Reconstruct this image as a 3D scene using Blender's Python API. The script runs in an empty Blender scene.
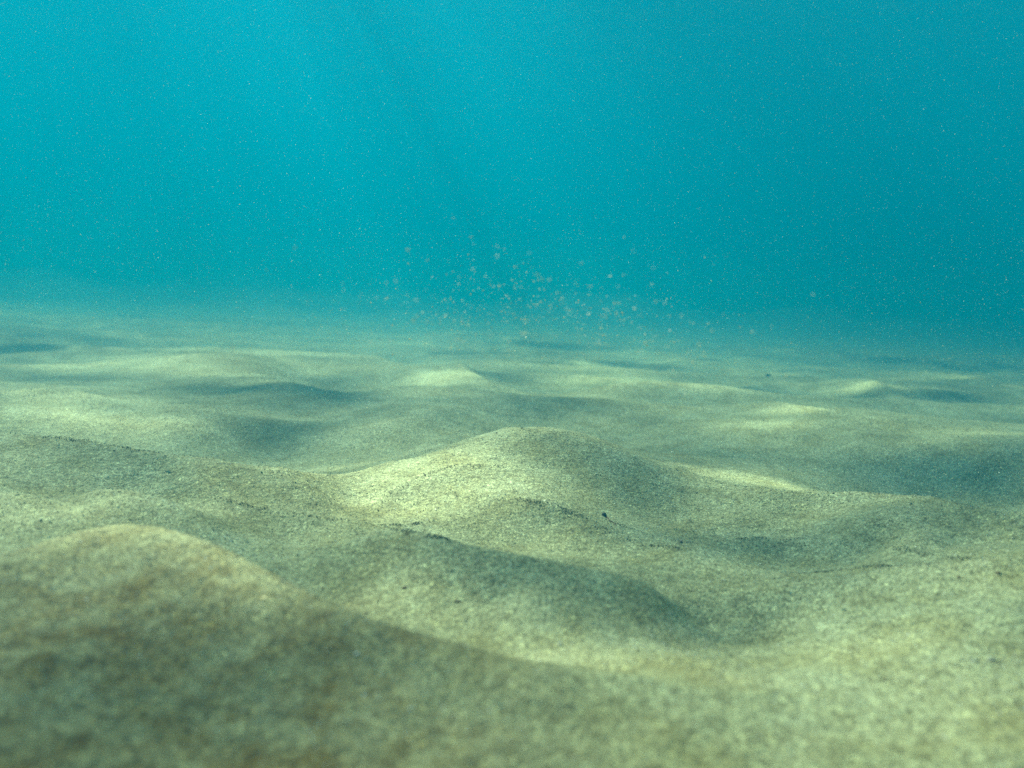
import bpy, math, random
import numpy as np
from mathutils import Vector, Matrix, Euler

random.seed(7)
rng = np.random.default_rng(7)
C = bpy.context.scene.collection
S = bpy.context.scene

# ------------------------------------------------------------------ camera
CAM_H = 0.205
PITCH, ROLL, LENS = 5.0, 2.6, 28.0
cam_d = bpy.data.cameras.new('camera')
cam = bpy.data.objects.new('camera', cam_d)
C.objects.link(cam)
cam_d.lens = LENS
cam_d.sensor_width = 36
cam_d.clip_start = 0.01
cam_d.clip_end = 500
R = Matrix.Rotation(math.radians(90 - PITCH), 4, 'X') @ Matrix.Rotation(math.radians(ROLL), 4, 'Z')
cam.matrix_world = Matrix.Translation((0, 0, CAM_H)) @ R
cam_d.dof.use_dof = True
cam_d.dof.focus_distance = 0.95
cam_d.dof.aperture_fstop = 5.0
S.camera = cam

# ------------------------------------------------------------------ light
SUN_EL, SUN_AZ = 51.0, -44.0       # azimuth from +Y towards +X, degrees: the sun stands ahead and to the left
el, az = math.radians(SUN_EL), math.radians(SUN_AZ)
to_sun = Vector((math.sin(az) * math.cos(el), math.cos(az) * math.cos(el), math.sin(el)))
w = bpy.data.worlds.new('World')
S.world = w
w.use_nodes = True
nt = w.node_tree
bg = nt.nodes['Background']
sky = nt.nodes.new('ShaderNodeTexSky')
sky.sky_type = 'NISHITA'
sky.sun_disc = False
sky.sun_elevation = el
sky.sun_rotation = az
nt.links.new(sky.outputs[0], bg.inputs[0])
bg.inputs[1].default_value = 0.065
sun_d = bpy.data.lights.new('sun', 'SUN')
sun_d.energy = 5.0
sun_d.angle = math.radians(0.5)
sun_d.color = (1.0, 0.92, 0.78)
sun = bpy.data.objects.new('sun', sun_d)
C.objects.link(sun)
sun.rotation_euler = to_sun.to_track_quat('Z', 'Y').to_euler()
sun.location = to_sun * 20
S.view_settings.view_transform = 'Standard'
S.view_settings.look = 'None'
S.view_settings.gamma = 1.0
S.view_settings.exposure = 2.9
cy = S.cycles
cy.max_bounces = 6
cy.diffuse_bounces = 2
cy.volume_bounces = 3
cy.transparent_max_bounces = 12
cy.caustics_reflective = False
cy.caustics_refractive = False
cy.use_denoising = False

# ------------------------------------------------------------------ helpers
def mat(name):
    m = bpy.data.materials.new(name)
    m.use_nodes = True
    n = m.node_tree
    for x in list(n.nodes):
        n.nodes.remove(x)
    out = n.nodes.new('ShaderNodeOutputMaterial')
    return m, n, out

def tag(o, label=None, cat=None, group=None, kind=None):
    if label: o['label'] = label
    if cat: o['category'] = cat
    if group: o['group'] = group
    if kind: o['kind'] = kind

def np_mesh(name, verts, faces, material, smooth=True):
    """faces: (n,k) array of equal-sided polygons"""
    me = bpy.data.meshes.new(name)
    n, k = faces.shape
    me.vertices.add(len(verts))
    me.vertices.foreach_set('co', verts.astype(np.float32).ravel())
    me.loops.add(n * k)
    me.loops.foreach_set('vertex_index', faces.astype(np.int32).ravel())
    me.polygons.add(n)
    me.polygons.foreach_set('loop_start', np.arange(0, n * k, k, dtype=np.int32))
    me.polygons.foreach_set('loop_total', np.full(n, k, dtype=np.int32))
    me.update(calc_edges=True)
    me.polygons.foreach_set('use_smooth', np.full(n, smooth, dtype=bool))
    me.materials.append(material)
    o = bpy.data.objects.new(name, me)
    C.objects.link(o)
    return o

def grid_faces(nx, ny):
    i = np.arange(nx - 1)[None, :] + nx * np.arange(ny - 1)[:, None]
    i = i.ravel()
    return np.stack([i, i + 1, i + nx + 1, i + nx], 1)

_perm = rng.integers(0, 2**31, 4096)
def _h(ix, iy, seed):
    return _perm[(ix * 1619 + iy * 31337 + seed * 6971) & 4095]
def perlin(x, y, seed=0):
    ix = np.floor(x).astype(np.int64); iy = np.floor(y).astype(np.int64)
    fx = x - ix; fy = y - iy
    u = fx * fx * fx * (fx * (fx * 6 - 15) + 10); v = fy * fy * fy * (fy * (fy * 6 - 15) + 10)
    def g(dx, dy):
        a = (_h(ix + dx, iy + dy, seed) & 1023) * (2 * math.pi / 1024)
        return np.cos(a) * (fx - dx) + np.sin(a) * (fy - dy)
    a = g(0, 0); b = g(1, 0); c = g(0, 1); d = g(1, 1)
    return 1.4 * ((a * (1 - u) + b * u) * (1 - v) + (c * (1 - u) + d * u) * v)

def stretch(n0, step, growth, limit):
    """coordinates from 0 outwards whose spacing grows with distance"""
    out = [0.0]
    while out[-1] < limit:
        out.append(out[-1] + step + growth * out[-1])
    return np.array(out)

# ------------------------------------------------------------------ seabed relief
def catmull(P, sub=5):
    P = np.array(P, float)
    Q = np.vstack([2 * P[0] - P[1], P, 2 * P[-1] - P[-2]])
    out = []
    for i in range(1, len(Q) - 2):
        for t in np.linspace(0, 1, sub, endpoint=False):
            a, b, c, d = Q[i - 1], Q[i], Q[i + 1], Q[i + 2]
            out.append(0.5 * (2 * b + (c - a) * t + (2 * a - 5 * b + 4 * c - d) * t * t + (3 * b - a - 3 * c + d) * t ** 3))
    out.append(Q[-2])
    return np.array(out)

# crest lines of the sand ridges: points (x, y, crest height) in metres, width on the near and on the far side, crest radius
RIDGES = [
    ([(-0.323, 0.422, 0.001), (-0.297, 0.450, 0.006), (-0.274, 0.479, 0.006), (-0.250, 0.506, 0.006), (-0.211, 0.506, 0.006), (-0.152, 0.466, 0.006), (-0.095, 0.425, 0.006), (-0.037, 0.400, 0.006), (0.010, 0.385, 0.006), (0.059, 0.377, 0.006), (0.107, 0.370, 0.001)], 0.040, 0.020, 0.004),
    ([(-0.470, 0.615, 0.001), (-0.436, 0.647, 0.004), (-0.403, 0.675, 0.004), (-0.361, 0.695, 0.004), (-0.305, 0.688, 0.004), (-0.249, 0.669, 0.001)], 0.030, 0.020, 0.003),
    ([(-0.162, 0.591, 0.001), (-0.127, 0.599, 0.009), (-0.081, 0.599, 0.009), (-0.041, 0.579, 0.009), (0.011, 0.566, 0.009), (0.062, 0.564, 0.009), (0.107, 0.568, 0.009), (0.151, 0.593, 0.001)], 0.025, 0.014, 0.002),
    ([(0.039, 0.524, 0.001), (0.077, 0.498, 0.004), (0.106, 0.456, 0.004), (0.133, 0.426, 0.004), (0.177, 0.426, 0.004), (0.232, 0.448, 0.001)], 0.030, 0.020, 0.003),
    ([(-0.701, 0.905, 0.002), (-0.607, 0.886, 0.010), (-0.510, 0.856, 0.010), (-0.414, 0.816, 0.010), (-0.332, 0.795, 0.010), (-0.269, 0.789, 0.010), (-0.216, 0.816, 0.010), (-0.165, 0.878, 0.010), (-0.122, 0.972, 0.002)], 0.030, 0.014, 0.002),
    ([(-0.178, 0.790, 0.000), (-0.138, 0.850, 0.001), (-0.103, 0.914, 0.001), (-0.050, 0.998, 0.001), (0.013, 1.061, 0.001), (0.094, 1.054, 0.001), (0.162, 0.972, 0.001), (0.209, 0.898, 0.000)], 0.060, 0.050, 0.015),
    ([(0.200, 1.113, 0.002), (0.238, 0.972, 0.010), (0.281, 0.874, 0.010), (0.338, 0.848, 0.010), (0.405, 0.831, 0.010), (0.438, 0.759, 0.010), (0.471, 0.706, 0.010), (0.526, 0.683, 0.002)], 0.030, 0.018, 0.002),
    ([(0.181, 0.592, 0.001), (0.224, 0.586, 0.009), (0.265, 0.579, 0.009), (0.302, 0.566, 0.009), (0.341, 0.560, 0.009), (0.414, 0.583, 0.009), (0.510, 0.619, 0.001)], 0.030, 0.020, 0.002),
    ([(0.451, 1.999, 0.001), (0.555, 1.769, 0.010), (0.649, 1.664, 0.010), (0.729, 1.564, 0.010), (0.812, 1.458, 0.001)], 0.050, 0.030, 0.004),
    ([(0.971, 2.680, 0.002), (1.096, 2.580, 0.013), (1.121, 2.389, 0.013), (1.129, 2.220, 0.002)], 0.060, 0.030, 0.004),
    ([(1.464, 3.354, 0.002), (1.695, 3.233, 0.013), (1.880, 3.068, 0.013), (2.081, 2.916, 0.002)], 0.080, 0.060, 0.006),
    ([(-0.325, 2.784, 0.002), (-0.185, 2.549, 0.016), (-0.103, 2.206, 0.016), (-0.034, 1.991, 0.002)], 0.060, 0.030, 0.004),
    ([(0.188, 3.175, 0.002), (0.326, 2.971, 0.013), (0.451, 2.812, 0.002)], 0.080, 0.050, 0.005),
    ([(0.199, 2.006, 0.001), (0.375, 2.154, 0.010), (0.574, 2.188, 0.001)], 0.060, 0.040, 0.005),
    ([(-0.967, 1.338, 0.001), (-0.912, 1.411, 0.010), (-0.862, 1.510, 0.010), (-0.732, 1.425, 0.010), (-0.641, 1.367, 0.001)], 0.050, 0.030, 0.004),
    ([(-0.927, 1.923, 0.001), (-0.912, 2.178, 0.008), (-0.772, 2.248, 0.008), (-0.511, 1.826, 0.008), (-0.361, 1.581, 0.001)], 0.060, 0.040, 0.006),
    ([(-0.276, 1.286, 0.001), (-0.209, 1.321, 0.006), (-0.133, 1.483, 0.006), (-0.023, 1.663, 0.001)], 0.050, 0.040, 0.006),
    ([(-0.298, 0.737, 0.001), (-0.236, 0.719, 0.003), (-0.163, 0.727, 0.003), (-0.098, 0.727, 0.003), (-0.072, 0.745, 0.001)], 0.022, 0.010, 0.001),
    ([(-0.146, 0.692, 0.001), (-0.080, 0.593, 0.003), (-0.041, 0.579, 0.001)], 0.022, 0.010, 0.001),
    ([(-0.093, 0.833, 0.001), (-0.063, 0.854, 0.003), (-0.031, 0.855, 0.003), (-0.003, 0.865, 0.001)], 0.022, 0.010, 0.001),
    ([(-0.160, 0.754, 0.001), (-0.112, 0.822, 0.003), (-0.083, 0.844, 0.001)], 0.022, 0.010, 0.001),
    ([(-0.002, 0.783, 0.001), (0.033, 0.774, 0.003), (0.068, 0.764, 0.003), (0.099, 0.736, 0.003), (0.132, 0.709, 0.003), (0.174, 0.692, 0.001)], 0.022, 0.010, 0.001),
    ([(0.093, 0.773, 0.001), (0.115, 0.754, 0.003), (0.170, 0.718, 0.003), (0.246, 0.753, 0.003), (0.318, 0.718, 0.001)], 0.022, 0.010, 0.001),
    ([(0.223, 0.628, 0.001), (0.263, 0.628, 0.003), (0.296, 0.614, 0.003), (0.305, 0.558, 0.001)], 0.022, 0.010, 0.001),
    ([(0.203, 0.735, 0.001), (0.246, 0.753, 0.003), (0.294, 0.754, 0.001)], 0.022, 0.010, 0.001),
    ([(0.323, 0.709, 0.001), (0.339, 0.637, 0.003), (0.363, 0.607, 0.001)], 0.022, 0.010, 0.001),
    ([(-0.560, 0.866, 0.001), (-0.450, 0.825, 0.003), (-0.367, 0.805, 0.003), (-0.278, 0.786, 0.001)], 0.022, 0.010, 0.001),
    ([(-0.125, 1.240, 0.001), (-0.069, 1.366, 0.003), (0.013, 0.991, 0.003), (0.076, 0.990, 0.001)], 0.022, 0.010, 0.001),
    ([(0.181, 0.409, 0.001), (0.206, 0.394, 0.003), (0.248, 0.414, 0.003), (0.269, 0.415, 0.001)], 0.022, 0.010, 0.001),
]
# spot heights of the dunes and hollows: x, y, height (metres)
SPOTS = np.array([
    (-0.323, 0.422, 0.045),
    (-0.297, 0.450, 0.046),
    (-0.274, 0.479, 0.050),
    (-0.250, 0.506, 0.052),
    (-0.211, 0.506, 0.050),
    (-0.152, 0.466, 0.044),
    (-0.095, 0.425, 0.037),
    (-0.037, 0.400, 0.032),
    (0.010, 0.385, 0.029),
    (0.059, 0.377, 0.025),
    (0.107, 0.370, 0.026),
    (-0.470, 0.615, 0.029),
    (-0.436, 0.647, 0.028),
    (-0.403, 0.675, 0.030),
    (-0.361, 0.695, 0.031),
    (-0.305, 0.688, 0.027),
    (-0.249, 0.669, 0.017),
    (-0.162, 0.591, 0.009),
    (-0.127, 0.599, 0.015),
    (-0.081, 0.599, 0.025),
    (-0.041, 0.579, 0.027),
    (0.011, 0.566, 0.025),
    (0.062, 0.564, 0.017),
    (0.107, 0.568, 0.005),
    (0.151, 0.593, -0.007),
    (0.039, 0.524, 0.013),
    (0.077, 0.498, 0.003),
    (0.106, 0.456, 0.008),
    (0.133, 0.426, 0.014),
    (0.177, 0.426, 0.014),
    (0.232, 0.448, 0.019),
    (-0.701, 0.905, 0.049),
    (-0.607, 0.886, 0.040),
    (-0.510, 0.856, 0.040),
    (-0.414, 0.816, 0.039),
    (-0.332, 0.795, 0.036),
    (-0.269, 0.789, 0.032),
    (-0.216, 0.816, 0.024),
    (-0.165, 0.878, 0.014),
    (-0.122, 0.972, 0.018),
    (-0.178, 0.790, 0.010),
    (-0.138, 0.850, 0.021),
    (-0.103, 0.914, 0.033),
    (-0.050, 0.998, 0.047),
    (0.013, 1.061, 0.051),
    (0.094, 1.054, 0.049),
    (0.162, 0.972, 0.037),
    (0.209, 0.898, 0.014),
    (0.200, 1.113, 0.005),
    (0.238, 0.972, 0.004),
    (0.281, 0.874, 0.014),
    (0.338, 0.848, 0.020),
    (0.405, 0.831, 0.026),
    (0.438, 0.759, 0.034),
    (0.471, 0.706, 0.038),
    (0.526, 0.683, 0.042),
    (0.181, 0.592, 0.001),
    (0.224, 0.586, 0.005),
    (0.265, 0.579, 0.017),
    (0.302, 0.566, 0.029),
    (0.341, 0.560, 0.037),
    (0.414, 0.583, 0.041),
    (0.510, 0.619, 0.049),
    (0.451, 1.999, 0.004),
    (0.555, 1.769, 0.014),
    (0.649, 1.664, 0.022),
    (0.729, 1.564, 0.020),
    (0.812, 1.458, 0.017),
    (0.971, 2.680, 0.006),
    (1.096, 2.580, 0.013),
    (1.121, 2.389, 0.013),
    (1.129, 2.220, 0.004),
    (1.464, 3.354, 0.006),
    (1.695, 3.233, 0.015),
    (1.880, 3.068, 0.017),
    (2.081, 2.916, 0.028),
    (-0.325, 2.784, 0.022),
    (-0.185, 2.549, 0.022),
    (-0.103, 2.206, 0.008),
    (-0.034, 1.991, 0.002),
    (0.188, 3.175, 0.006),
    (0.326, 2.971, 0.007),
    (0.451, 2.812, 0.006),
    (0.199, 2.006, 0.007),
    (0.375, 2.154, 0.010),
    (0.574, 2.188, 0.011),
    (-0.967, 1.338, 0.019),
    (-0.912, 1.411, 0.012),
    (-0.862, 1.510, 0.014),
    (-0.732, 1.425, 0.008),
    (-0.641, 1.367, 0.003),
    (-0.927, 1.923, 0.013),
    (-0.912, 2.178, 0.020),
    (-0.772, 2.248, 0.022),
    (-0.511, 1.826, 0.014),
    (-0.361, 1.581, 0.001),
    (-0.276, 1.286, -0.013),
    (-0.209, 1.321, 0.010),
    (-0.133, 1.483, 0.018),
    (-0.023, 1.663, 0.011),
    (-0.232, 0.319, 0.034),
    (-0.216, 0.378, 0.046),
    (-0.183, 0.319, 0.036),
    (-0.181, 0.409, 0.046),
    (-0.144, 0.346, 0.034),
    (-0.106, 0.371, 0.034),
    (-0.078, 0.303, 0.024),
    (-0.163, 0.284, 0.028),
    (-0.121, 0.291, 0.026),
    (-0.031, 0.346, 0.030),
    (-0.026, 0.302, 0.024),
    (0.028, 0.337, 0.028),
    (0.026, 0.304, 0.025),
    (0.085, 0.317, 0.024),
    (0.137, 0.321, 0.024),
    (0.188, 0.322, 0.026),
    (0.227, 0.318, 0.030),
    (0.145, 0.368, 0.022),
    (0.219, 0.381, 0.024),
    (0.286, 0.393, 0.032),
    (0.186, 0.395, 0.021),
    (-0.350, 0.563, 0.022),
    (-0.325, 0.610, 0.022),
    (-0.279, 0.629, 0.018),
    (-0.200, 0.590, 0.010),
    (-0.124, 0.525, 0.006),
    (-0.049, 0.471, 0.008),
    (0.012, 0.443, 0.010),
    (-0.145, 0.553, 0.006),
    (-0.387, 0.678, 0.018),
    (-0.235, 0.667, 0.006),
    (-0.302, 0.723, 0.006),
    (-0.086, 0.542, 0.016),
    (-0.035, 0.515, 0.014),
    (-0.001, 0.521, 0.010),
    (-0.024, 0.549, 0.024),
    (0.025, 0.520, 0.022),
    (0.036, 0.470, 0.012),
    (0.068, 0.436, 0.016),
    (0.114, 0.558, 0.005),
    (0.147, 0.573, -0.018),
    (0.168, 0.540, -0.016),
    (0.068, 0.546, 0.016),
    (0.193, 0.556, -0.014),
    (0.193, 0.499, 0.004),
    (0.232, 0.500, 0.012),
    (0.275, 0.487, 0.026),
    (0.320, 0.489, 0.040),
    (0.228, 0.556, 0.004),
    (0.277, 0.541, 0.026),
    (0.289, 0.448, 0.030),
    (-0.436, 0.730, 0.018),
    (-0.378, 0.746, 0.019),
    (-0.323, 0.728, 0.018),
    (-0.133, 0.715, 0.002),
    (-0.070, 0.726, 0.000),
    (0.014, 0.714, -0.006),
    (0.074, 0.675, -0.004),
    (0.122, 0.649, -0.004),
    (-0.186, 0.706, 0.002),
    (-0.487, 0.752, 0.034),
    (-0.392, 0.755, 0.034),
    (-0.291, 0.741, 0.028),
    (-0.215, 0.741, 0.020),
    (-0.188, 0.786, 0.026),
    (-0.151, 0.804, 0.008),
    (-0.915, 1.265, -0.012),
    (-0.748, 1.229, -0.012),
    (-0.624, 1.201, -0.016),
    (-0.511, 1.186, -0.022),
    (-0.440, 1.221, -0.028),
    (-0.387, 1.277, -0.032),
    (-0.308, 1.220, -0.028),
    (-0.238, 1.182, -0.024),
    (-0.454, 1.379, 0.004),
    (-0.304, 1.336, -0.004),
    (-0.513, 1.265, 0.000),
    (-0.720, 1.261, 0.004),
    (-0.608, 1.297, -0.004),
    (-0.438, 1.568, 0.000),
    (-0.088, 0.799, 0.012),
    (-0.029, 0.826, 0.030),
    (0.035, 0.874, 0.034),
    (-0.025, 0.747, 0.008),
    (0.101, 0.858, 0.018),
    (0.053, 0.776, 0.014),
    (0.115, 0.786, 0.004),
    (0.032, 0.716, 0.000),
    (0.125, 0.721, -0.002),
    (0.184, 0.829, -0.004),
    (-0.104, 1.374, -0.004),
    (0.019, 1.575, -0.010),
    (0.155, 1.535, -0.012),
    (0.239, 1.340, -0.014),
    (-0.138, 1.217, -0.004),
    (0.247, 0.828, 0.010),
    (0.307, 0.818, 0.010),
    (0.335, 0.741, 0.026),
    (0.363, 0.686, 0.033),
    (0.440, 0.698, 0.035),
    (0.514, 0.726, 0.026),
    (0.202, 0.733, -0.002),
    (0.276, 0.729, -0.004),
    (0.336, 0.699, 0.008),
    (0.391, 0.686, 0.018),
    (0.429, 0.652, 0.036),
    (0.500, 0.682, 0.036),
    (0.179, 0.644, -0.002),
    (0.151, 0.666, -0.002),
    (0.356, 1.109, -0.012),
    (0.471, 1.187, -0.026),
    (0.592, 1.250, -0.034),
    (0.678, 1.234, -0.036),
    (0.736, 1.172, -0.038),
    (0.769, 1.090, -0.034),
    (0.312, 1.288, -0.010),
    (0.441, 1.332, -0.012),
    (0.590, 1.368, 0.006),
    (0.701, 1.315, 0.008),
    (0.778, 1.250, 0.010),
    (0.440, 1.514, 0.004),
    (0.590, 1.507, 0.012),
    (0.216, 1.554, -0.012),
    (1.077, 1.673, 0.010),
    (-0.457, 1.995, -0.036),
    (-0.361, 2.025, -0.040),
    (-0.323, 2.199, -0.030),
    (-0.393, 1.478, -0.010),
    (-0.510, 2.350, -0.006),
    (-0.628, 1.766, 0.004),
    (-0.787, 1.773, -0.004),
    (0.024, 2.201, -0.020),
    (0.125, 2.026, -0.018),
    (-0.036, 2.404, -0.010),
    (-0.232, 2.003, 0.004),
    (-0.207, 2.273, 0.014),
    (0.546, 2.299, -0.012),
    (0.761, 2.432, -0.010),
    (0.992, 2.324, -0.012),
    (1.154, 2.238, -0.012),
    (1.177, 1.988, -0.006),
    (1.607, 2.512, 0.014),
    (0.289, 2.615, -0.004),
    (0.754, 3.197, -0.008),
    (1.317, 3.648, -0.008),
    (2.080, 4.515, -0.004),
    (-1.164, 2.240, -0.010),
    (-1.214, 2.038, -0.008),
    (-1.791, 2.773, 0.000),
    (-1.750, 3.539, -0.010),
    (-1.211, 3.656, 0.010),
    (-0.859, 4.183, -0.010),
    (-0.634, 4.444, 0.006),
    (0.040, 4.907, -0.012),
    (0.528, 4.861, 0.000),
    (1.134, 4.844, 0.004),
    (1.807, 5.023, 0.000),
    (3.016, 5.379, -0.006),
])
LU_, LV_ = 0.19, 0.17
def _uv(x, y):
    yy = np.maximum(y, 0.12)
    return x / yy / LU_, np.log(yy) / LV_
def _kern(d2):
    d = np.sqrt(d2 * 3.0)
    return (1 + d) * np.exp(-d)
def spot_weights():
    u, v = _uv(SPOTS[:, 0], SPOTS[:, 1])
    K = _kern((u[:, None] - u) ** 2 + (v[:, None] - v) ** 2)
    return np.linalg.solve(K + 0.01 * np.eye(len(u)), SPOTS[:, 2] - 0.008)
def dunes(x, y):
    """smooth surface through the spot heights"""
    w_ = spot_weights(); U, V = _uv(SPOTS[:, 0], SPOTS[:, 1])
    u, v = _uv(x, y); z = np.zeros(x.shape)
    for a, b_, c in zip(U, V, w_):
        d2 = (u - a) ** 2 + (v - b_) ** 2
        k = d2 < 90
        z[k] += c * _kern(d2[k])
    return z + 0.008

def ridge_add(x, y, z, pts, wn, wf, e):
    P = catmull(pts)
    m = 3.2 * max(wn, wf)
    sel = (x > P[:, 0].min() - m) & (x < P[:, 0].max() + m) & (y > P[:, 1].min() - m) & (y < P[:, 1].max() + m)
    if not sel.any(): return
    X = x[sel]; Y = y[sel]
    best = np.full(X.shape, 1e9); A = np.zeros(X.shape); sd = np.zeros(X.shape)
    for p, q in zip(P[:-1], P[1:]):
        dx, dy = q[0] - p[0], q[1] - p[1]
        L2 = dx * dx + dy * dy + 1e-12
        t = np.clip(((X - p[0]) * dx + (Y - p[1]) * dy) / L2, 0, 1)
        ex = X - p[0] - t * dx; ey = Y - p[1] - t * dy
        d = np.sqrt(ex * ex + ey * ey)
        k = d < best
        best[k] = d[k]; A[k] = (p[2] + t * (q[2] - p[2]))[k]
        s = (dx * ey - dy * ex) / (math.sqrt(L2) * (d + 1e-9))   # +1: left of the line (far side when drawn left to right)
        sd[k] = s[k]
    w_ = wn + (wf - wn) * (0.5 + 0.5 * sd)
    r = (np.sqrt(best ** 2 + e ** 2) - e) / w_
    z[sel] += A * np.exp(-0.75 * r - 0.75 * r * r)

def height(x, y):
    z = np.zeros(x.shape)
    # far and outlying ripples, faded in away from the modelled ridges
    wx = x + 0.22 * perlin(x / 0.9, y / 0.9, 1) + 0.05 * perlin(x / 0.3, y / 0.3, 2)
    wy = y + 0.25 * perlin(x / 1.1, y / 1.1, 3) + 0.06 * perlin(x / 0.35, y / 0.35, 4)
    n = 1 - np.abs(perlin(wx / 0.75, wy / 0.42, 5)) * 2.2
    n2 = perlin(wx / 1.7, wy / 1.3, 6)
    gen = 0.050 * n + 0.045 * n2 - 0.012
    r_out = np.maximum(np.abs(x) - (0.22 + 0.78 * np.abs(y)), 0) / 0.4
    f = np.clip((y - 4.0) / 2.5, 0, 1)
    f = np.maximum(f, np.clip(r_out, 0, 1)); f = np.maximum(f, np.clip((-y + 0.2) / 0.4, 0, 1))
    f = f * f * (3 - 2 * f)
    z += gen * (0.04 + 0.62 * np.clip((y - 1.4) / 1.3, 0, 1) * (1 - f) + 0.96 * f)
    z += (1 - f) * dunes(x, y)
    for r in RIDGES: ridge_add(x, y, z, *r)
    # small relief of loose sand
    near = 1 / (1 + (np.hypot(x, y) / 4) ** 2)
    z += near * (0.0030 * perlin(x / 0.11, y / 0.09, 11) + 0.0016 * perlin(x / 0.045, y / 0.04, 12)
                 + 0.0009 * perlin(x / 0.019, y / 0.017, 13) + 0.0006 * perlin(x / 0.009, y / 0.008, 14))
    return z

xp = stretch(0, 0.0033, 0.009, 34)
xs = np.concatenate([-xp[::-1][:-1], xp])
yf = stretch(0, 0.0026, 0.0065, 34) + 0.2
yb = 0.2 - stretch(0, 0.006, 0.03, 25)[1:][::-1]
ys = np.concatenate([yb, yf])
X, Y = np.meshgrid(xs, ys)
X = X.ravel(); Y = Y.ravel()
Z = height(X, Y)

# sand material
m_sand, n, out = mat('sand')
b = n.nodes.new('ShaderNodeBsdfPrincipled')
b.inputs['Roughness'].default_value = 0.75
b.inputs['Specular IOR Level'].default_value = 0.25
geo = n.nodes.new('ShaderNodeNewGeometry')
def noise(scale, detail=2, rough=0.5):
    t = n.nodes.new('ShaderNodeTexNoise'); t.inputs['Scale'].default_value = scale
    t.inputs['Detail'].default_value = detail; t.inputs['Roughness'].default_value = rough
    n.links.new(geo.outputs['Position'], t.inputs['Vector']); return t
def voro(scale):
    t = n.nodes.new('ShaderNodeTexVoronoi'); t.inputs['Scale'].default_value = scale
    n.links.new(geo.outputs['Position'], t.inputs['Vector']); return t
def ramp(src, stops):
    r = n.nodes.new('ShaderNodeValToRGB')
    while len(r.color_ramp.elements) < len(stops): r.color_ramp.elements.new(0.5)
    for e, (p, c) in zip(r.color_ramp.elements, stops): e.position = p; e.color = (*c, 1)
    n.links.new(src, r.inputs[0]); return r
def mix(a, b_, fac, mode='MIX'):
    m = n.nodes.new('ShaderNodeMix'); m.data_type = 'RGBA'; m.blend_type = mode
    if isinstance(fac, float): m.inputs[0].default_value = fac
    else: n.links.new(fac, m.inputs[0])
    n.links.new(a, m.inputs[6])
    if isinstance(b_, tuple): m.inputs[7].default_value = (*b_, 1)
    else: n.links.new(b_, m.inputs[7])
    return m.outputs[2]
patch = ramp(noise(6, 5, 0.6).outputs['Fac'], [(0.3, (0.31, 0.30, 0.165)), (0.5, (0.365, 0.365, 0.22)), (0.7, (0.42, 0.43, 0.28))])
v1 = voro(1100)
sep = n.nodes.new('ShaderNodeSeparateColor'); n.links.new(v1.outputs['Color'], sep.inputs[0])
grain = ramp(sep.outputs[0], [(0.0, (0.28, 0.27, 0.24)), (0.15, (0.68, 0.66, 0.61)), (0.45, (1, 1, 1)), (0.85, (1.2, 1.18, 1.12)), (1.0, (1.8, 1.8, 1.75))])
v2 = voro(550)
sep2 = n.nodes.new('ShaderNodeSeparateColor'); n.links.new(v2.outputs['Color'], sep2.inputs[0])
grain2 = ramp(sep2.outputs[1], [(0.0, (0.6, 0.56, 0.5)), (0.1, (0.9, 0.88, 0.85)), (0.5, (1, 1, 1)), (0.93, (1.1, 1.1, 1.1)), (1.0, (1.7, 1.7, 1.6))])
col = mix(patch.outputs[0], grain.outputs[0], 1.0, 'MULTIPLY')
col = mix(col, grain2.outputs[0], 1.0, 'MULTIPLY')
mot = ramp(noise(170, 3, 0.7).outputs['Fac'], [(0.32, (0.42, 0.38, 0.30)), (0.52, (0.97, 0.96, 0.93)), (0.7, (1.3, 1.3, 1.28))])
col = mix(col, mot.outputs[0], 0.7, 'MULTIPLY')
mot2 = ramp(noise(52, 5, 0.68).outputs['Fac'], [(0.34, (0.62, 0.56, 0.44)), (0.52, (1, 1, 0.98)), (0.68, (1.15, 1.15, 1.15))])
col = mix(col, mot2.outputs[0], 0.35, 'MULTIPLY')
silt = ramp(noise(19, 6, 0.62).outputs['Fac'], [(0.36, (0.80, 0.74, 0.60)), (0.5, (0.97, 0.95, 0.90)), (0.64, (1.08, 1.08, 1.08))])
col = mix(col, silt.outputs[0], 0.9, 'MULTIPLY')
# brown mottling and painted shade tone on the nearest dune face, patchy and ragged
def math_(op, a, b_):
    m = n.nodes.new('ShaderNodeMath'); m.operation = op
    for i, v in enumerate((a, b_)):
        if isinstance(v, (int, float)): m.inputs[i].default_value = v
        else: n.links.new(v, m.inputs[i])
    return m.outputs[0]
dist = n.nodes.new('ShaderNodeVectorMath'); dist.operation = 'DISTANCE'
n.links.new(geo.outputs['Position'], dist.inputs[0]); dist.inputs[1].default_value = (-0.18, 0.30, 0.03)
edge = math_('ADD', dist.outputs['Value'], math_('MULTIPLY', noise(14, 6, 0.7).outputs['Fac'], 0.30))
shade_tint = ramp(edge, [(0.24, (1, 1, 1)), (0.42, (0, 0, 0))])
shade_mottle = ramp(noise(45, 5, 0.7).outputs['Fac'], [(0.36, (1, 1, 1)), (0.6, (0.35, 0.35, 0.35))])
fac = math_('MULTIPLY', math_('MULTIPLY', shade_tint.outputs[0], shade_mottle.outputs[0]), 0.95)
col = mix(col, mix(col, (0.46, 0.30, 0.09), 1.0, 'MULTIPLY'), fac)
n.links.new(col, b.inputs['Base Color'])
bn = n.nodes.new('ShaderNodeTexNoise'); bn.inputs['Scale'].default_value = 260; bn.inputs['Detail'].default_value = 4; bn.inputs['Roughness'].default_value = 0.7
n.links.new(geo.outputs['Position'], bn.inputs['Vector'])
bump = n.nodes.new('ShaderNodeBump'); bump.inputs['Strength'].default_value = 0.7; bump.inputs['Distance'].default_value = 0.004
n.links.new(bn.outputs['Fac'], bump.inputs['Height'])
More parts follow.
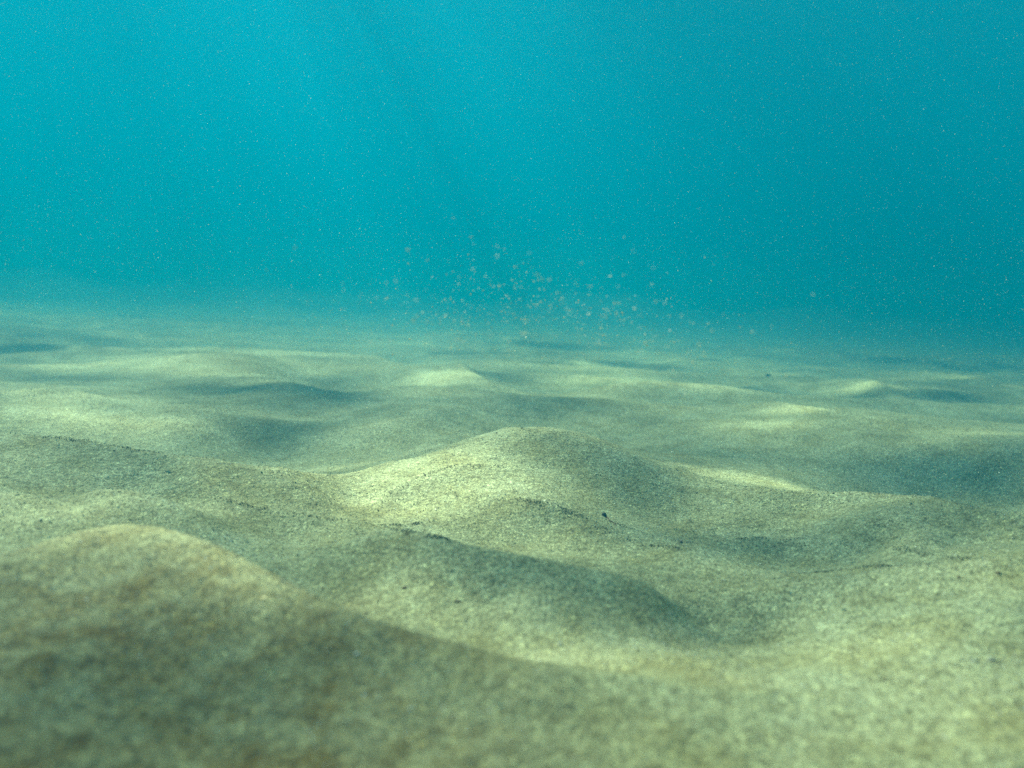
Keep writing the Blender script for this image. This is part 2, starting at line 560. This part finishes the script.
n.links.new(bump.outputs[0], b.inputs['Normal'])
n.links.new(b.outputs[0], out.inputs['Surface'])

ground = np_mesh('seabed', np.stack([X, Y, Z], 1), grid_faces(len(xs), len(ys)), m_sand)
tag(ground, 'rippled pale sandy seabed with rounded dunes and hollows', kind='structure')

# ------------------------------------------------------------------ water surface: light and shade for the sand put into its tint
SURF = 3.2
sx = np.concatenate([-stretch(0, 0.02, 0.006, 40)[::-1][:-1], stretch(0, 0.02, 0.006, 40)])
off = to_sun * (SURF / to_sun.z)                 # where the light that lands on (x, y, 0) crosses the surface
syf = stretch(0, 0.02, 0.006, 45); syb = -stretch(0, 0.05, 0.02, 30)[1:][::-1]
sy = np.concatenate([syb, syf])
WX, WY = np.meshgrid(sx, sy); WX = WX.ravel(); WY = WY.ravel()
gx, gy = WX, WY                                    # ground point lit through this spot
# light and shade patches placed by hand in the tint: (x, y, gain, radius along, radius across, turn)
LIGHT_PATCHES = [
    (-0.219, 0.468, 0.60, 0.050, 0.020, 0),
    (-0.134, 0.428, 0.50, 0.060, 0.020, -40),
    (-0.138, 0.808, 0.75, 0.090, 0.070, 10),
    (-0.015, 0.818, 0.55, 0.090, 0.060, 0),
    (0.374, 1.093, 0.75, 0.110, 0.040, -5),
    (0.260, 1.142, 0.30, 0.060, 0.040, -5),
    (0.632, 1.661, 0.80, 0.100, 0.035, -5),
    (1.115, 2.422, 0.80, 0.120, 0.035, -10),
    (-0.151, 2.198, 0.80, 0.130, 0.100, -30),
    (-0.860, 2.072, 0.50, 0.200, 0.120, 0),
    (0.303, 3.242, 0.80, 0.160, 0.050, -10),
    (0.352, 2.552, 0.80, 0.170, 0.050, 10),
    (0.514, 1.536, 0.35, 0.100, 0.060, 0),
    (0.251, 0.459, 0.15, 0.060, 0.030, 0),
    (0.092, 0.403, 0.30, 0.080, 0.020, -20),
    (-0.034, 0.509, 0.15, 0.050, 0.020, -10),
    (-0.080, 0.847, 0.25, 0.050, 0.050, 0),
    (-0.359, 0.639, 0.20, 0.080, 0.030, 0),
    (-0.381, 0.748, 0.12, 0.100, 0.040, 0),
    (-0.232, 0.734, 0.15, 0.100, 0.030, -5),
    (0.049, 0.710, 0.20, 0.080, 0.030, -10),
    (0.359, 0.515, 0.25, 0.060, 0.030, 0),
    (-0.155, 0.336, -0.14, 0.170, 0.060, -20),
    (-0.053, 0.363, -0.08, 0.070, 0.020, -35),
    (-0.004, 0.347, -0.05, 0.060, 0.015, -20),
    (-0.063, 0.505, 0.25, 0.050, 0.020, -20),
    (0.017, 0.462, 0.12, 0.050, 0.020, -20),
    (-0.069, 0.308, -0.07, 0.140, 0.050, -20),
    (-0.152, 0.278, -0.12, 0.100, 0.050, 0),
    (0.046, 0.495, -0.12, 0.050, 0.030, -20),
    (0.091, 0.541, -0.20, 0.080, 0.030, -20),
    (-0.001, 0.547, -0.25, 0.050, 0.015, -12),
    (0.155, 0.558, -0.18, 0.035, 0.018, -15),
    (0.131, 0.575, -0.04, 0.060, 0.030, -20),
    (0.607, 1.307, -0.20, 0.300, 0.080, -10),
    (0.757, 1.233, -0.25, 0.200, 0.080, -10),
    (-0.421, 1.329, -0.28, 0.110, 0.090, 8),
    (0.337, 0.737, -0.20, 0.160, 0.040, 0),
    (0.432, 0.688, -0.15, 0.120, 0.030, 0),
    (-0.335, 0.761, -0.15, 0.160, 0.030, -6),
    (-0.740, 1.299, 0.25, 0.200, 0.060, 0),
    (-0.596, 1.304, 0.20, 0.150, 0.050, 0),
    (-0.262, 1.111, 0.25, 0.060, 0.030, 0),
    (-0.164, 1.708, 0.30, 0.150, 0.100, 0),
    (-0.288, 1.309, 0.15, 0.080, 0.040, 0),
    (0.176, 0.894, -0.25, 0.060, 0.080, 0),
    (-0.792, 2.980, 0.40, 0.400, 0.120, 0),
    (-0.155, 3.884, -0.30, 0.300, 0.150, 0),
    (0.540, 3.323, -0.30, 0.250, 0.080, 0),
    (1.316, 3.483, -0.25, 0.300, 0.080, 0),
    (-0.036, 2.435, -0.20, 0.150, 0.060, 0),
    (2.535, 5.753, 0.30, 0.500, 0.150, 0),
    (-1.259, 2.210, 0.30, 0.300, 0.080, 0),
    (0.529, 2.115, 0.50, 0.200, 0.050, 0),
    (1.784, 3.118, 0.50, 0.250, 0.050, 0),
    (-0.872, 1.441, 0.30, 0.200, 0.050, 0),
    (-0.539, 2.372, 0.30, 0.200, 0.080, 0),
    (0.699, 2.401, -0.30, 0.200, 0.060, 0),
    (-0.598, 1.756, -0.25, 0.200, 0.060, 0),
    (-1.017, 2.007, -0.25, 0.300, 0.100, 0),
    (1.247, 2.343, -0.30, 0.300, 0.080, 0),
    (-0.705, 4.892, 0.40, 0.500, 0.150, 0),
    (0.228, 5.194, -0.30, 0.400, 0.200, 0),
    (0.926, 3.879, -0.20, 0.400, 0.150, 0),
    (-0.326, 1.674, -0.30, 0.240, 0.200, 0),
    (2.811, 4.755, -0.25, 1.000, 0.400, 0),
    (0.077, 1.771, -0.35, 0.120, 0.100, 0),
    (-1.676, 2.945, -0.20, 0.400, 0.300, 0),
]
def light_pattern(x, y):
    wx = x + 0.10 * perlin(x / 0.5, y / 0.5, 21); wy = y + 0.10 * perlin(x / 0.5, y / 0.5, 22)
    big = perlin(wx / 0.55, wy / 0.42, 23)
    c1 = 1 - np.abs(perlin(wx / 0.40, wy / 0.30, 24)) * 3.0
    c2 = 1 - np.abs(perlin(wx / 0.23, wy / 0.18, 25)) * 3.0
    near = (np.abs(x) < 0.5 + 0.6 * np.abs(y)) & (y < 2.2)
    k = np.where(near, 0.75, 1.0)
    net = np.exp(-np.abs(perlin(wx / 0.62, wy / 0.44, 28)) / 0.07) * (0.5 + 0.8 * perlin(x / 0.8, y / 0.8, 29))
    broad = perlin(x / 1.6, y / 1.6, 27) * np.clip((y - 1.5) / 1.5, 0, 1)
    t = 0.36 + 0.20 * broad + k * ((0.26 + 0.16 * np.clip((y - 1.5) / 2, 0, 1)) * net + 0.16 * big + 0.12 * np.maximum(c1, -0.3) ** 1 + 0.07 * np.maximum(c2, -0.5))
    t = t * (1 - 0.35 * np.clip((x - 0.5) / 3.0, 0, 1) * np.clip((y - 1) / 2, 0, 1))      # surface tint darkened towards the far right to dim the water there
    for (cx, cy_, A, ra, rb, deg) in LIGHT_PATCHES:
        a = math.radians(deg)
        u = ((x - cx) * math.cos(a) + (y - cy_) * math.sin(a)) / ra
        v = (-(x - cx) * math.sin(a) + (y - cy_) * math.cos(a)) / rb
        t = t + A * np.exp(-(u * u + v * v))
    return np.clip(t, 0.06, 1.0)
T = light_pattern(gx, gy)
WZ = 0.03 * perlin(WX / 0.7, WY / 0.5, 31) + 0.012 * perlin(WX / 0.25, WY / 0.2, 32)
m_surf, n, out = mat('water_surface')
at = n.nodes.new('ShaderNodeAttribute'); at.attribute_name = 'painted_light'
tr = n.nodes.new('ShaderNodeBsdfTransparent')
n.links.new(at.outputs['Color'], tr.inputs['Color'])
# seen from below at a low angle the surface is a mirror of the sea; steep light passes through
gs = n.nodes.new('ShaderNodeBsdfGlossy'); gs.inputs['Roughness'].default_value = 0.45
gs.inputs['Color'].default_value = (0.9, 0.9, 0.9, 1)
g2 = n.nodes.new('ShaderNodeNewGeometry')
dot = n.nodes.new('ShaderNodeVectorMath'); dot.operation = 'DOT_PRODUCT'
n.links.new(g2.outputs['Incoming'], dot.inputs[0]); n.links.new(g2.outputs['Normal'], dot.inputs[1])
ab = n.nodes.new('ShaderNodeMath'); ab.operation = 'ABSOLUTE'; n.links.new(dot.outputs['Value'], ab.inputs[0])
mr = n.nodes.new('ShaderNodeMapRange'); mr.inputs[1].default_value = 0.56; mr.inputs[2].default_value = 0.68
mr.inputs[3].default_value = 1.0; mr.inputs[4].default_value = 0.03
n.links.new(ab.outputs[0], mr.inputs[0])
ms = n.nodes.new('ShaderNodeMixShader')
n.links.new(mr.outputs[0], ms.inputs[0]); n.links.new(tr.outputs[0], ms.inputs[1]); n.links.new(gs.outputs[0], ms.inputs[2])
n.links.new(ms.outputs[0], out.inputs['Surface'])
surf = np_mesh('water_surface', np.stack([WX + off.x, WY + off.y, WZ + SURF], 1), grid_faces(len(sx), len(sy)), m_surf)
ca = surf.data.color_attributes.new('painted_light', 'FLOAT_COLOR', 'POINT')
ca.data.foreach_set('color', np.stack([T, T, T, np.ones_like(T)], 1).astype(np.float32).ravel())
tag(surf, 'wavy underside of the sea surface above the seabed', kind='structure')

# ------------------------------------------------------------------ the water itself
m_w, n, out = mat('sea_water')
pv = n.nodes.new('ShaderNodeVolumePrincipled')
pv.inputs['Color'].default_value = (0.0, 0.176, 0.312, 1)
pv.inputs['Absorption Color'].default_value = (0.08, 0.274, 0.23, 1)
pv.inputs['Density'].default_value = 0.4
pv.inputs['Anisotropy'].default_value = 0.15
n.links.new(pv.outputs[0], out.inputs['Volume'])
bx0, bx1, by0, by1, bz0, bz1 = -36, 36, -27, 36.5, -1.2, SURF + 0.12
V = np.array([(x, y, z) for z in (bz0, bz1) for y in (by0, by1) for x in (bx0, bx1)], float)
F = np.array([(0, 2, 3, 1), (4, 5, 7, 6), (0, 1, 5, 4), (2, 6, 7, 3), (0, 4, 6, 2), (1, 3, 7, 5)])
water = np_mesh('water', V, F, m_w, smooth=False)
tag(water, 'clear turquoise sea water filling the space over the sand', kind='structure')

# ------------------------------------------------------------------ helpers for small loose pieces
def seat(x, y):
    return height(np.atleast_1d(np.asarray(x, float)), np.atleast_1d(np.asarray(y, float)))

OCT = np.array([(1, 0, 0), (-1, 0, 0), (0, 1, 0), (0, -1, 0), (0, 0, 1), (0, 0, -1)], float)
OCTF = np.array([(0, 2, 4), (2, 1, 4), (1, 3, 4), (3, 0, 4), (2, 0, 5), (1, 2, 5), (3, 1, 5), (0, 3, 5)])
TET = np.array([(1, 1, 1), (-1, -1, 1), (-1, 1, -1), (1, -1, -1)], float) / 1.3
TETF = np.array([(0, 2, 1), (0, 1, 3), (0, 3, 2), (1, 2, 3)])

def scatter(name, P, r, material, base=OCT, faces=OCTF, squash=0.35):
    """many tiny chips of uneven shape, joined into one mesh"""
    k, nb = len(P), len(base)
    J = base[None] * (1 + 0.35 * rng.standard_normal((k, nb, 1))) * (1 + squash * rng.uniform(-1, 1, (k, 1, 3)))
    a, b_ = rng.uniform(0, 2 * math.pi, k), rng.uniform(0, 2 * math.pi, k)
    ca_, sa = np.cos(a)[:, None], np.sin(a)[:, None]; cb, sb = np.cos(b_)[:, None], np.sin(b_)[:, None]
    x, y, z = J[..., 0], J[..., 1], J[..., 2]
    x, y = x * ca_ - y * sa, x * sa + y * ca_
    y, z = y * cb - z * sb, y * sb + z * cb
    V = np.stack([x, y, z], 2) * r[:, None, None] + P[:, None, :]
    F = faces[None] + (np.arange(k) * nb)[:, None, None]
    return np_mesh(name, V.reshape(-1, 3), F.reshape(-1, 3), material, smooth=False)

def simple(name, stops, rough=0.7, spec=0.3, scale=400, through=0.0):
    m, n, out = mat(name)
    b = n.nodes.new('ShaderNodeBsdfPrincipled')
    b.inputs['Roughness'].default_value = rough
    b.inputs['Specular IOR Level'].default_value = spec
    g = n.nodes.new('ShaderNodeNewGeometry')
    r = n.nodes.new('ShaderNodeValToRGB')
    while len(r.color_ramp.elements) < len(stops): r.color_ramp.elements.new(0.5)
    for e, (p, c) in zip(r.color_ramp.elements, stops): e.position = p; e.color = (*c, 1)
    n.links.new(g.outputs['Random Per Island'], r.inputs[0])
    t = n.nodes.new('ShaderNodeTexNoise'); t.inputs['Scale'].default_value = scale
    n.links.new(g.outputs['Position'], t.inputs['Vector'])
    mx = n.nodes.new('ShaderNodeMix'); mx.data_type = 'RGBA'; mx.blend_type = 'OVERLAY'; mx.inputs[0].default_value = 0.4
    n.links.new(r.outputs[0], mx.inputs[6]); n.links.new(t.outputs['Fac'], mx.inputs[7])
    n.links.new(mx.outputs[2], b.inputs['Base Color'])
    if through:
        tl = n.nodes.new('ShaderNodeBsdfTranslucent'); n.links.new(mx.outputs[2], tl.inputs['Color'])
        ms = n.nodes.new('ShaderNodeMixShader'); ms.inputs[0].default_value = through
        n.links.new(b.outputs[0], ms.inputs[1]); n.links.new(tl.outputs[0], ms.inputs[2])
        n.links.new(ms.outputs[0], out.inputs['Surface'])
    else:
        n.links.new(b.outputs[0], out.inputs['Surface'])
    return m

# ------------------------------------------------------------------ grains lying on the sand
k = 130000
d = 0.30 * (2.4 / 0.30) ** (rng.uniform(0, 1, k) ** 0.8)
gxx = d * rng.uniform(-0.8, 0.8, k); gyy = d
keep = 0.55 + 1.3 * perlin(gxx / 0.16, gyy / 0.12, 71) + 0.7 * perlin(gxx / 0.05, gyy / 0.04, 72) > rng.uniform(0, 1, k)   # patches of coarse and of fine sand
d = d[keep]; gxx = gxx[keep]; gyy = gyy[keep]; k = len(d)
P = np.stack([gxx, gyy, seat(gxx, gyy)], 1)
r = rng.uniform(0.00027, 0.00068, k) * (0.7 + 0.35 * np.minimum(d, 1.6))
m_grain = simple('grain', [(0.0, (0.05, 0.045, 0.03)), (0.22, (0.16, 0.13, 0.08)), (0.40, (0.34, 0.31, 0.19)), (0.75, (0.44, 0.42, 0.28)), (1.0, (0.8, 0.78, 0.68))])
g_ = scatter('sand_grains', P, r, m_grain, TET, TETF)
tag(g_, 'coarse loose grains sprinkled over the sand', kind='stuff')

k = 300
d = 0.45 * (2.2 / 0.45) ** (rng.uniform(0, 1, k) ** 0.9)
gxx = d * rng.uniform(-0.75, 0.75, k)
P = np.stack([gxx, d, seat(gxx, d) + 0.0002], 1)
m_hash = simple('shell_hash', [(0.0, (0.10, 0.07, 0.05)), (0.3, (0.30, 0.22, 0.12)), (0.45, (0.5, 0.44, 0.3)), (1.0, (0.7, 0.66, 0.52))], 0.4, 0.5)
h_ = scatter('shell_hash', P, rng.uniform(0.0005, 0.0014, k), m_hash, squash=0.6)
tag(h_, 'tiny broken shell bits and dark chips strewn over the sand', kind='stuff')

# ------------------------------------------------------------------ sand and silt hanging in the water
m_susp = simple('suspended', [(0.0, (0.78, 0.72, 0.52)), (0.5, (0.9, 0.88, 0.74)), (1.0, (0.95, 0.95, 0.9))], 0.5, 0.5, through=0.6)
parts_, rad = [], []
def cloud(k, dmin, dmax, zfun, rmin, rmax, spread=0.75, p=1.0):
    d = dmin + (dmax - dmin) * rng.uniform(0, 1, k) ** p
    x = d * rng.uniform(-spread, spread, k)
    z = zfun(d, k) + np.maximum(seat(x, d), -0.02)
    parts_.append(np.stack([x, d, z], 1)); rad.append(rmin * (rmax / rmin) ** (rng.uniform(0, 1, k) ** 1.7))
# all through the water
cloud(150000, 0.75, 3.6, lambda d, k: rng.uniform(0.0, 1, k) * (0.25 + 0.42 * d), 0.00014, 0.00040, p=0.7)
# thicker towards the bottom
cloud(90000, 0.9, 4.0, lambda d, k: 0.01 + rng.exponential(0.11, k), 0.00018, 0.00055)
# stirred sand near the bottom
cloud(40000, 2.0, 7.0, lambda d, k: rng.exponential(0.05, k), 0.0006, 0.0014, p=0.8)
# a puff of coarser grains close ahead of the camera
k = 900
x = 0.012 + 0.07 * rng.standard_normal(k); y = rng.uniform(0.42, 0.80, k)
z = 0.196 - 0.014 * y + 0.016 * rng.standard_normal(k) + 0.022 * np.abs(rng.standard_normal(k)) - 0.1 * np.abs(x)
parts_.append(np.stack([x, y, z], 1)); rad.append(rng.uniform(0.0002, 0.0007, k))
s_ = scatter('suspended_sand', np.concatenate(parts_), np.concatenate(rad), m_susp, TET, TETF)
tag(s_, 'fine pale sand and silt drifting in the water above the seabed', kind='stuff')

# ------------------------------------------------------------------ dark specks of plant matter gathered in lines on the ripples
DRIFT = [
    ([(-0.298, 0.737), (-0.236, 0.719), (-0.163, 0.727), (-0.098, 0.727), (-0.072, 0.745)], 630, 0.0012),
    ([(-0.146, 0.692), (-0.080, 0.593), (-0.041, 0.579)], 360, 0.0012),
    ([(-0.093, 0.833), (-0.063, 0.854), (-0.031, 0.855), (-0.003, 0.865)], 300, 0.0016),
    ([(-0.160, 0.754), (-0.112, 0.822), (-0.083, 0.844)], 120, 0.0020),
    ([(-0.002, 0.783), (0.033, 0.774), (0.068, 0.764), (0.099, 0.736), (0.132, 0.709), (0.174, 0.692)], 930, 0.0022),
    ([(0.093, 0.773), (0.115, 0.754), (0.170, 0.718), (0.246, 0.753), (0.318, 0.718)], 300, 0.0016),
    ([(0.223, 0.628), (0.263, 0.628), (0.296, 0.614), (0.305, 0.558)], 570, 0.0018),
    ([(0.203, 0.735), (0.246, 0.753), (0.294, 0.754)], 210, 0.0014),
    ([(0.323, 0.709), (0.339, 0.637), (0.363, 0.607)], 390, 0.0016),
    ([(-0.560, 0.866), (-0.450, 0.825), (-0.367, 0.805), (-0.278, 0.786)], 570, 0.0014),
    ([(-0.125, 1.240), (-0.069, 1.366), (0.013, 0.991), (0.076, 0.990)], 300, 0.0014),
    ([(0.181, 0.409), (0.206, 0.394), (0.248, 0.414), (0.269, 0.415)], 240, 0.0030),
]
P, r = [], []
for pts, cnt, wd in DRIFT:
    Q = catmull([(a, b_, 0) for a, b_ in pts], 8)
    t = rng.uniform(0, 1, cnt) ** 1.0 * (len(Q) - 1.001)
    keep = (0.5 + 0.5 * perlin(t * 0.35, t * 0 + 3.3, 41) * 2) > rng.uniform(0, 1, cnt)
    t = t[keep]; i = t.astype(int); fr = (t - i)[:, None]
    q = Q[i] * (1 - fr) + Q[i + 1] * fr
    q = q[:, :2] + 1.5 * wd * rng.standard_normal((len(t), 2)) * [1.5, 1.0]
    P.append(np.stack([q[:, 0], q[:, 1], seat(q[:, 0], q[:, 1]) + 0.0003], 1))
    r.append(rng.uniform(0.00025, 0.0007, len(t)))
m_deb = simple('plant_specks', [(0.0, (0.09, 0.075, 0.045)), (0.5, (0.17, 0.14, 0.08)), (1.0, (0.28, 0.24, 0.14))], 0.8, 0.2)
d_ = scatter('dark_debris', np.concatenate(P), np.concatenate(r), m_deb)
tag(d_, 'dark brown specks of debris gathered in thin lines along the ripples', kind='stuff')

# ------------------------------------------------------------------ low banks of cloudy water over the far sand
def bank(top, x0, x1, y0, y1, dens, seed, tint=(0.74, 0.74, 0.50, 1)):
    """closed lumpy body of silty water resting in the seabed"""
    nx, ny = 70, 60
    u = np.linspace(0, 1, nx); v = np.linspace(0, 1, ny)
    U, V_ = np.meshgrid(u, v); U = U.ravel(); V_ = V_.ravel()
    x = x0 + (x1 - x0) * U; y = y0 + (y1 - y0) * V_
    rim = np.clip(np.minimum.reduce([U, 1 - U, V_ * 1.0, 1 - V_]) / 0.25, 0, 1)
    zt = -0.25 + (top + 0.25 + 0.55 * top * perlin(x / 0.9, y / 1.3, seed) + 0.35 * top * perlin(x / 0.35, y / 0.5, seed + 1)) * np.sqrt(rim)
    zt = np.maximum(zt, -0.249)
    nn = nx * ny
    Vt = np.concatenate([np.stack([x, y, zt], 1), np.stack([x, y, np.full(nn, -0.25)], 1)])
    ft = grid_faces(nx, ny); fb = ft[:, ::-1] + nn
    side = []
    loop = [i for i in range(nx)] + [nx - 1 + nx * j for j in range(1, ny)] + [nx * (ny - 1) + i for i in range(nx - 2, -1, -1)] + [nx * j for j in range(ny - 2, 0, -1)]
    for a, b_ in zip(loop, loop[1:] + loop[:1]): side.append((a, a + nn, b_ + nn, b_))
    m, n, out = mat('silty_water')
    pv = n.nodes.new('ShaderNodeVolumePrincipled')
    pv.inputs['Color'].default_value = tint
    pv.inputs['Absorption Color'].default_value = (0.5, 0.5, 0.3, 1)
    pv.inputs['Density'].default_value = dens
    pv.inputs['Anisotropy'].default_value = 0.3
    n.links.new(pv.outputs[0], out.inputs['Volume'])
    o = np_mesh('silt_haze', Vt, np.concatenate([ft, fb, np.array(side)]), m)
    return o
b1 = bank(0.07, -6, 6, 2.2, 9, 0.05, 51)
tag(b1, 'thin haze of stirred silt lying lowest over the distant sand', kind='stuff')
b2 = bank(0.17, -7, 7, 2.7, 10, 0.055, 53)
tag(b2, 'faint upper haze of stirred silt above the distant sand', kind='stuff')
b3 = bank(0.75, -9, 9, 2.6, 12, 0.022, 55, (0.08, 0.78, 0.58, 1))
tag(b3, 'faintest and tallest haze of silt over the far edge of the sand', kind='stuff')
b4 = bank(0.11, -0.75, 0.10, 2.0, 3.2, 0.22, 57)
tag(b4, 'small puff of stirred silt over the sand ahead', kind='stuff')

b5 = bank(0.30, -8, 8, 2.9, 11, 0.045, 59)
tag(b5, 'uneven middle haze of silt where the sand meets the open water', kind='stuff')

# ------------------------------------------------------------------ single pieces lying on the sand
import bmesh
def lump_mesh(name, size, seed, material, sub=3, rough=0.18):
    bm = bmesh.new(); bmesh.ops.create_icosphere(bm, subdivisions=sub, radius=1)
    for v in bm.verts:
        c = v.co.normalized()
        k = 1 + rough * float(perlin(np.array([c.x * 1.3 + seed]), np.array([c.y * 1.3 + c.z]), 61)[0]) * 2 \
              + rough * 0.5 * float(perlin(np.array([c.x * 3 + c.z]), np.array([c.y * 3 + seed]), 62)[0]) * 2
        v.co = Vector((c.x * size[0] * k, c.y * size[1] * k, c.z * size[2] * k))
    me = bpy.data.meshes.new(name); bm.to_mesh(me); bm.free()
    for p in me.polygons: p.use_smooth = True
    me.materials.append(material)
    o = bpy.data.objects.new(name, me); C.objects.link(o)
    return o
def shell_mesh(name, w_, l_, material):
    """broken piece of a clam valve: a shallow ribbed cup with thickness and a jagged edge"""
    bm = bmesh.new(); nu, nv = 14, 7; th = 0.00028
    top, bot = [], []
    for j in range(nv):
        rr = (j + 0.2) / (nv - 0.8)
        a_, b_ = [], []
        for i in range(nu):
            t = math.pi * (0.08 + 0.84 * i / (nu - 1))
            jag = 1 + (0.12 * math.sin(i * 2.7 + 1) + 0.08 * math.sin(i * 5.1)) * (j == nv - 1)
            x = w_ * rr * jag * math.cos(t); y = l_ * rr * jag * math.sin(t)
            z = 0.35 * w_ * (1 - rr * rr) + 0.00012 * (i % 2) * rr
            a_.append(bm.verts.new((x, y, z + th))); b_.append(bm.verts.new((x, y, z)))
        top.append(a_); bot.append(b_)
    for j in range(nv - 1):
        for i in range(nu - 1):
            bm.faces.new((top[j][i], top[j][i + 1], top[j + 1][i + 1], top[j + 1][i])[::-1])
            bm.faces.new((bot[j][i], bot[j][i + 1], bot[j + 1][i + 1], bot[j + 1][i]))
    ring_t = top[0] + [r_[-1] for r_ in top[1:-1]] + top[-1][::-1] + [r_[0] for r_ in top[1:-1]][::-1]
    ring_b = bot[0] + [r_[-1] for r_ in bot[1:-1]] + bot[-1][::-1] + [r_[0] for r_ in bot[1:-1]][::-1]
    for i in range(len(ring_t)):
        k = (i + 1) % len(ring_t)
        bm.faces.new((ring_t[i], ring_t[k], ring_b[k], ring_b[i]))
    me = bpy.data.meshes.new(name); bm.to_mesh(me); bm.free()
    for p in me.polygons: p.use_smooth = True
    me.materials.append(material)
    o = bpy.data.objects.new(name, me); C.objects.link(o)
    return o
def piece_mat(name, c, rough=0.6):
    return simple(name, [(0.0, tuple(0.85 * v for v in c)), (1.0, tuple(min(1, 1.15 * v) for v in c))], rough, 0.35, 900)
def lay(o, xy, rot, lift, lab, cat):
    x, y = xy
    z = float(seat(x, y)[0]); e = 0.004
    nx = float(seat(x - e, y)[0] - seat(x + e, y)[0]) / (2 * e); ny = float(seat(x, y - e)[0] - seat(x, y + e)[0]) / (2 * e)
    q = Vector((nx, ny, 1)).normalized().to_track_quat('Z', 'Y')
    o.rotation_euler = (q.to_matrix() @ Matrix.Rotation(rot, 3, 'Z')).to_euler()
    o.location = (x, y, z + lift)
    tag(o, lab, cat)
black = piece_mat('black_stone', (0.02, 0.022, 0.02), 0.5)
brown = piece_mat('brown_bit', (0.13, 0.07, 0.035), 0.8)
grey = piece_mat('grey_stone', (0.24, 0.23, 0.18))
white = piece_mat('shell_white', (0.5, 0.49, 0.42), 0.5)
amber = piece_mat('shell_amber', (0.62, 0.48, 0.20), 0.4)
lay(lump_mesh('pebble', (0.0028, 0.0022, 0.0021), 3, black), (0.0980, 0.7826), 0.4, 0.0012,
    'tiny black pebble on the right slope of the central sand mound', 'pebble')
# twig trailing from the black pebble
bm = bmesh.new(); ends = [(0.1001, 0.7823), (0.1020, 0.7728), (0.1039, 0.7634), (0.1066, 0.7541)]
rings = []
for i, (x, y) in enumerate(ends):
    z = float(seat(x, y)[0]) + 0.0004; rr = 0.0006 * (1 - 0.2 * i)
    d_ = Vector((ends[min(i + 1, 3)][0] - ends[max(i - 1, 0)][0], ends[min(i + 1, 3)][1] - ends[max(i - 1, 0)][1], 0)).normalized()
    s__ = d_.cross(Vector((0, 0, 1)))
    rings.append([bm.verts.new(Vector((x, y, z)) + (s__ * math.cos(a) + Vector((0, 0, 1)) * math.sin(a)) * rr) for a in [k * math.pi / 4 for k in range(8)]])
for a_, b_ in zip(rings, rings[1:]):
    for k in range(8): bm.faces.new((a_[k], a_[(k + 1) % 8], b_[(k + 1) % 8], b_[k]))
bm.faces.new(rings[0][::-1]); bm.faces.new(rings[-1])
me = bpy.data.meshes.new('twig'); bm.to_mesh(me); bm.free(); me.materials.append(brown)
tw = bpy.data.objects.new('twig', me); C.objects.link(tw)
tag(tw, 'thin brown twig trailing down the slope from the black pebble', 'twig')
lay(lump_mesh('bark_flake', (0.0030, 0.0013, 0.0008), 8, brown), (0.1621, 0.7179), 0.3, 0.0004,
    'small flat brown flake at the foot of the central mound', 'flake')
lay(lump_mesh('bark_flake', (0.011, 0.005, 0.004), 12, black), (0.9050, 2.8163), 0.2, 0.0015,
    'dark flake lying on the far sand at right, the most distant loose piece', 'flake')
lay(lump_mesh('pebble', (0.0017, 0.0014, 0.0011), 17, brown), (0.3416, 0.5383), 0.1, 0.0006,
    'reddish brown pebble on the crest of the right hand dune', 'pebble')
lay(lump_mesh('pebble', (0.0012, 0.0010, 0.0008), 21, brown), (0.3142, 0.5377), 1.1, 0.0004,
    'smaller brown pebble left of the reddish one on the right dune', 'pebble')
lay(lump_mesh('pebble', (0.0022, 0.0018, 0.0013), 25, grey), (0.2675, 0.4198), 0.7, 0.0006,
    'pale grey pebble at the lower right below the right dune', 'pebble')
lay(lump_mesh('bark_flake', (0.0020, 0.0010, 0.0007), 29, brown), (-0.0672, 0.5293), 0.7, 0.0003,
    'tiny brown flake on the sand between the two nearest crests, the left one', 'flake')
lay(lump_mesh('bark_flake', (0.0024, 0.0011, 0.0007), 33, brown), (-0.0300, 0.5162), -0.5, 0.0003,
    'tiny brown flake on the sand between the two nearest crests, the right one', 'flake')
lay(shell_mesh('shell_fragment', 0.0018, 0.0022, white), (-0.0688, 0.3717), 0.5, 0.0002,
    'white broken shell fragment on the face of the nearest dune', 'shell')
lay(shell_mesh('shell_fragment', 0.0022, 0.0024, amber), (-0.1269, 0.4161), 2.1, 0.0002,
    'yellowish shell fragment on the dark upper face of the nearest dune', 'shell')
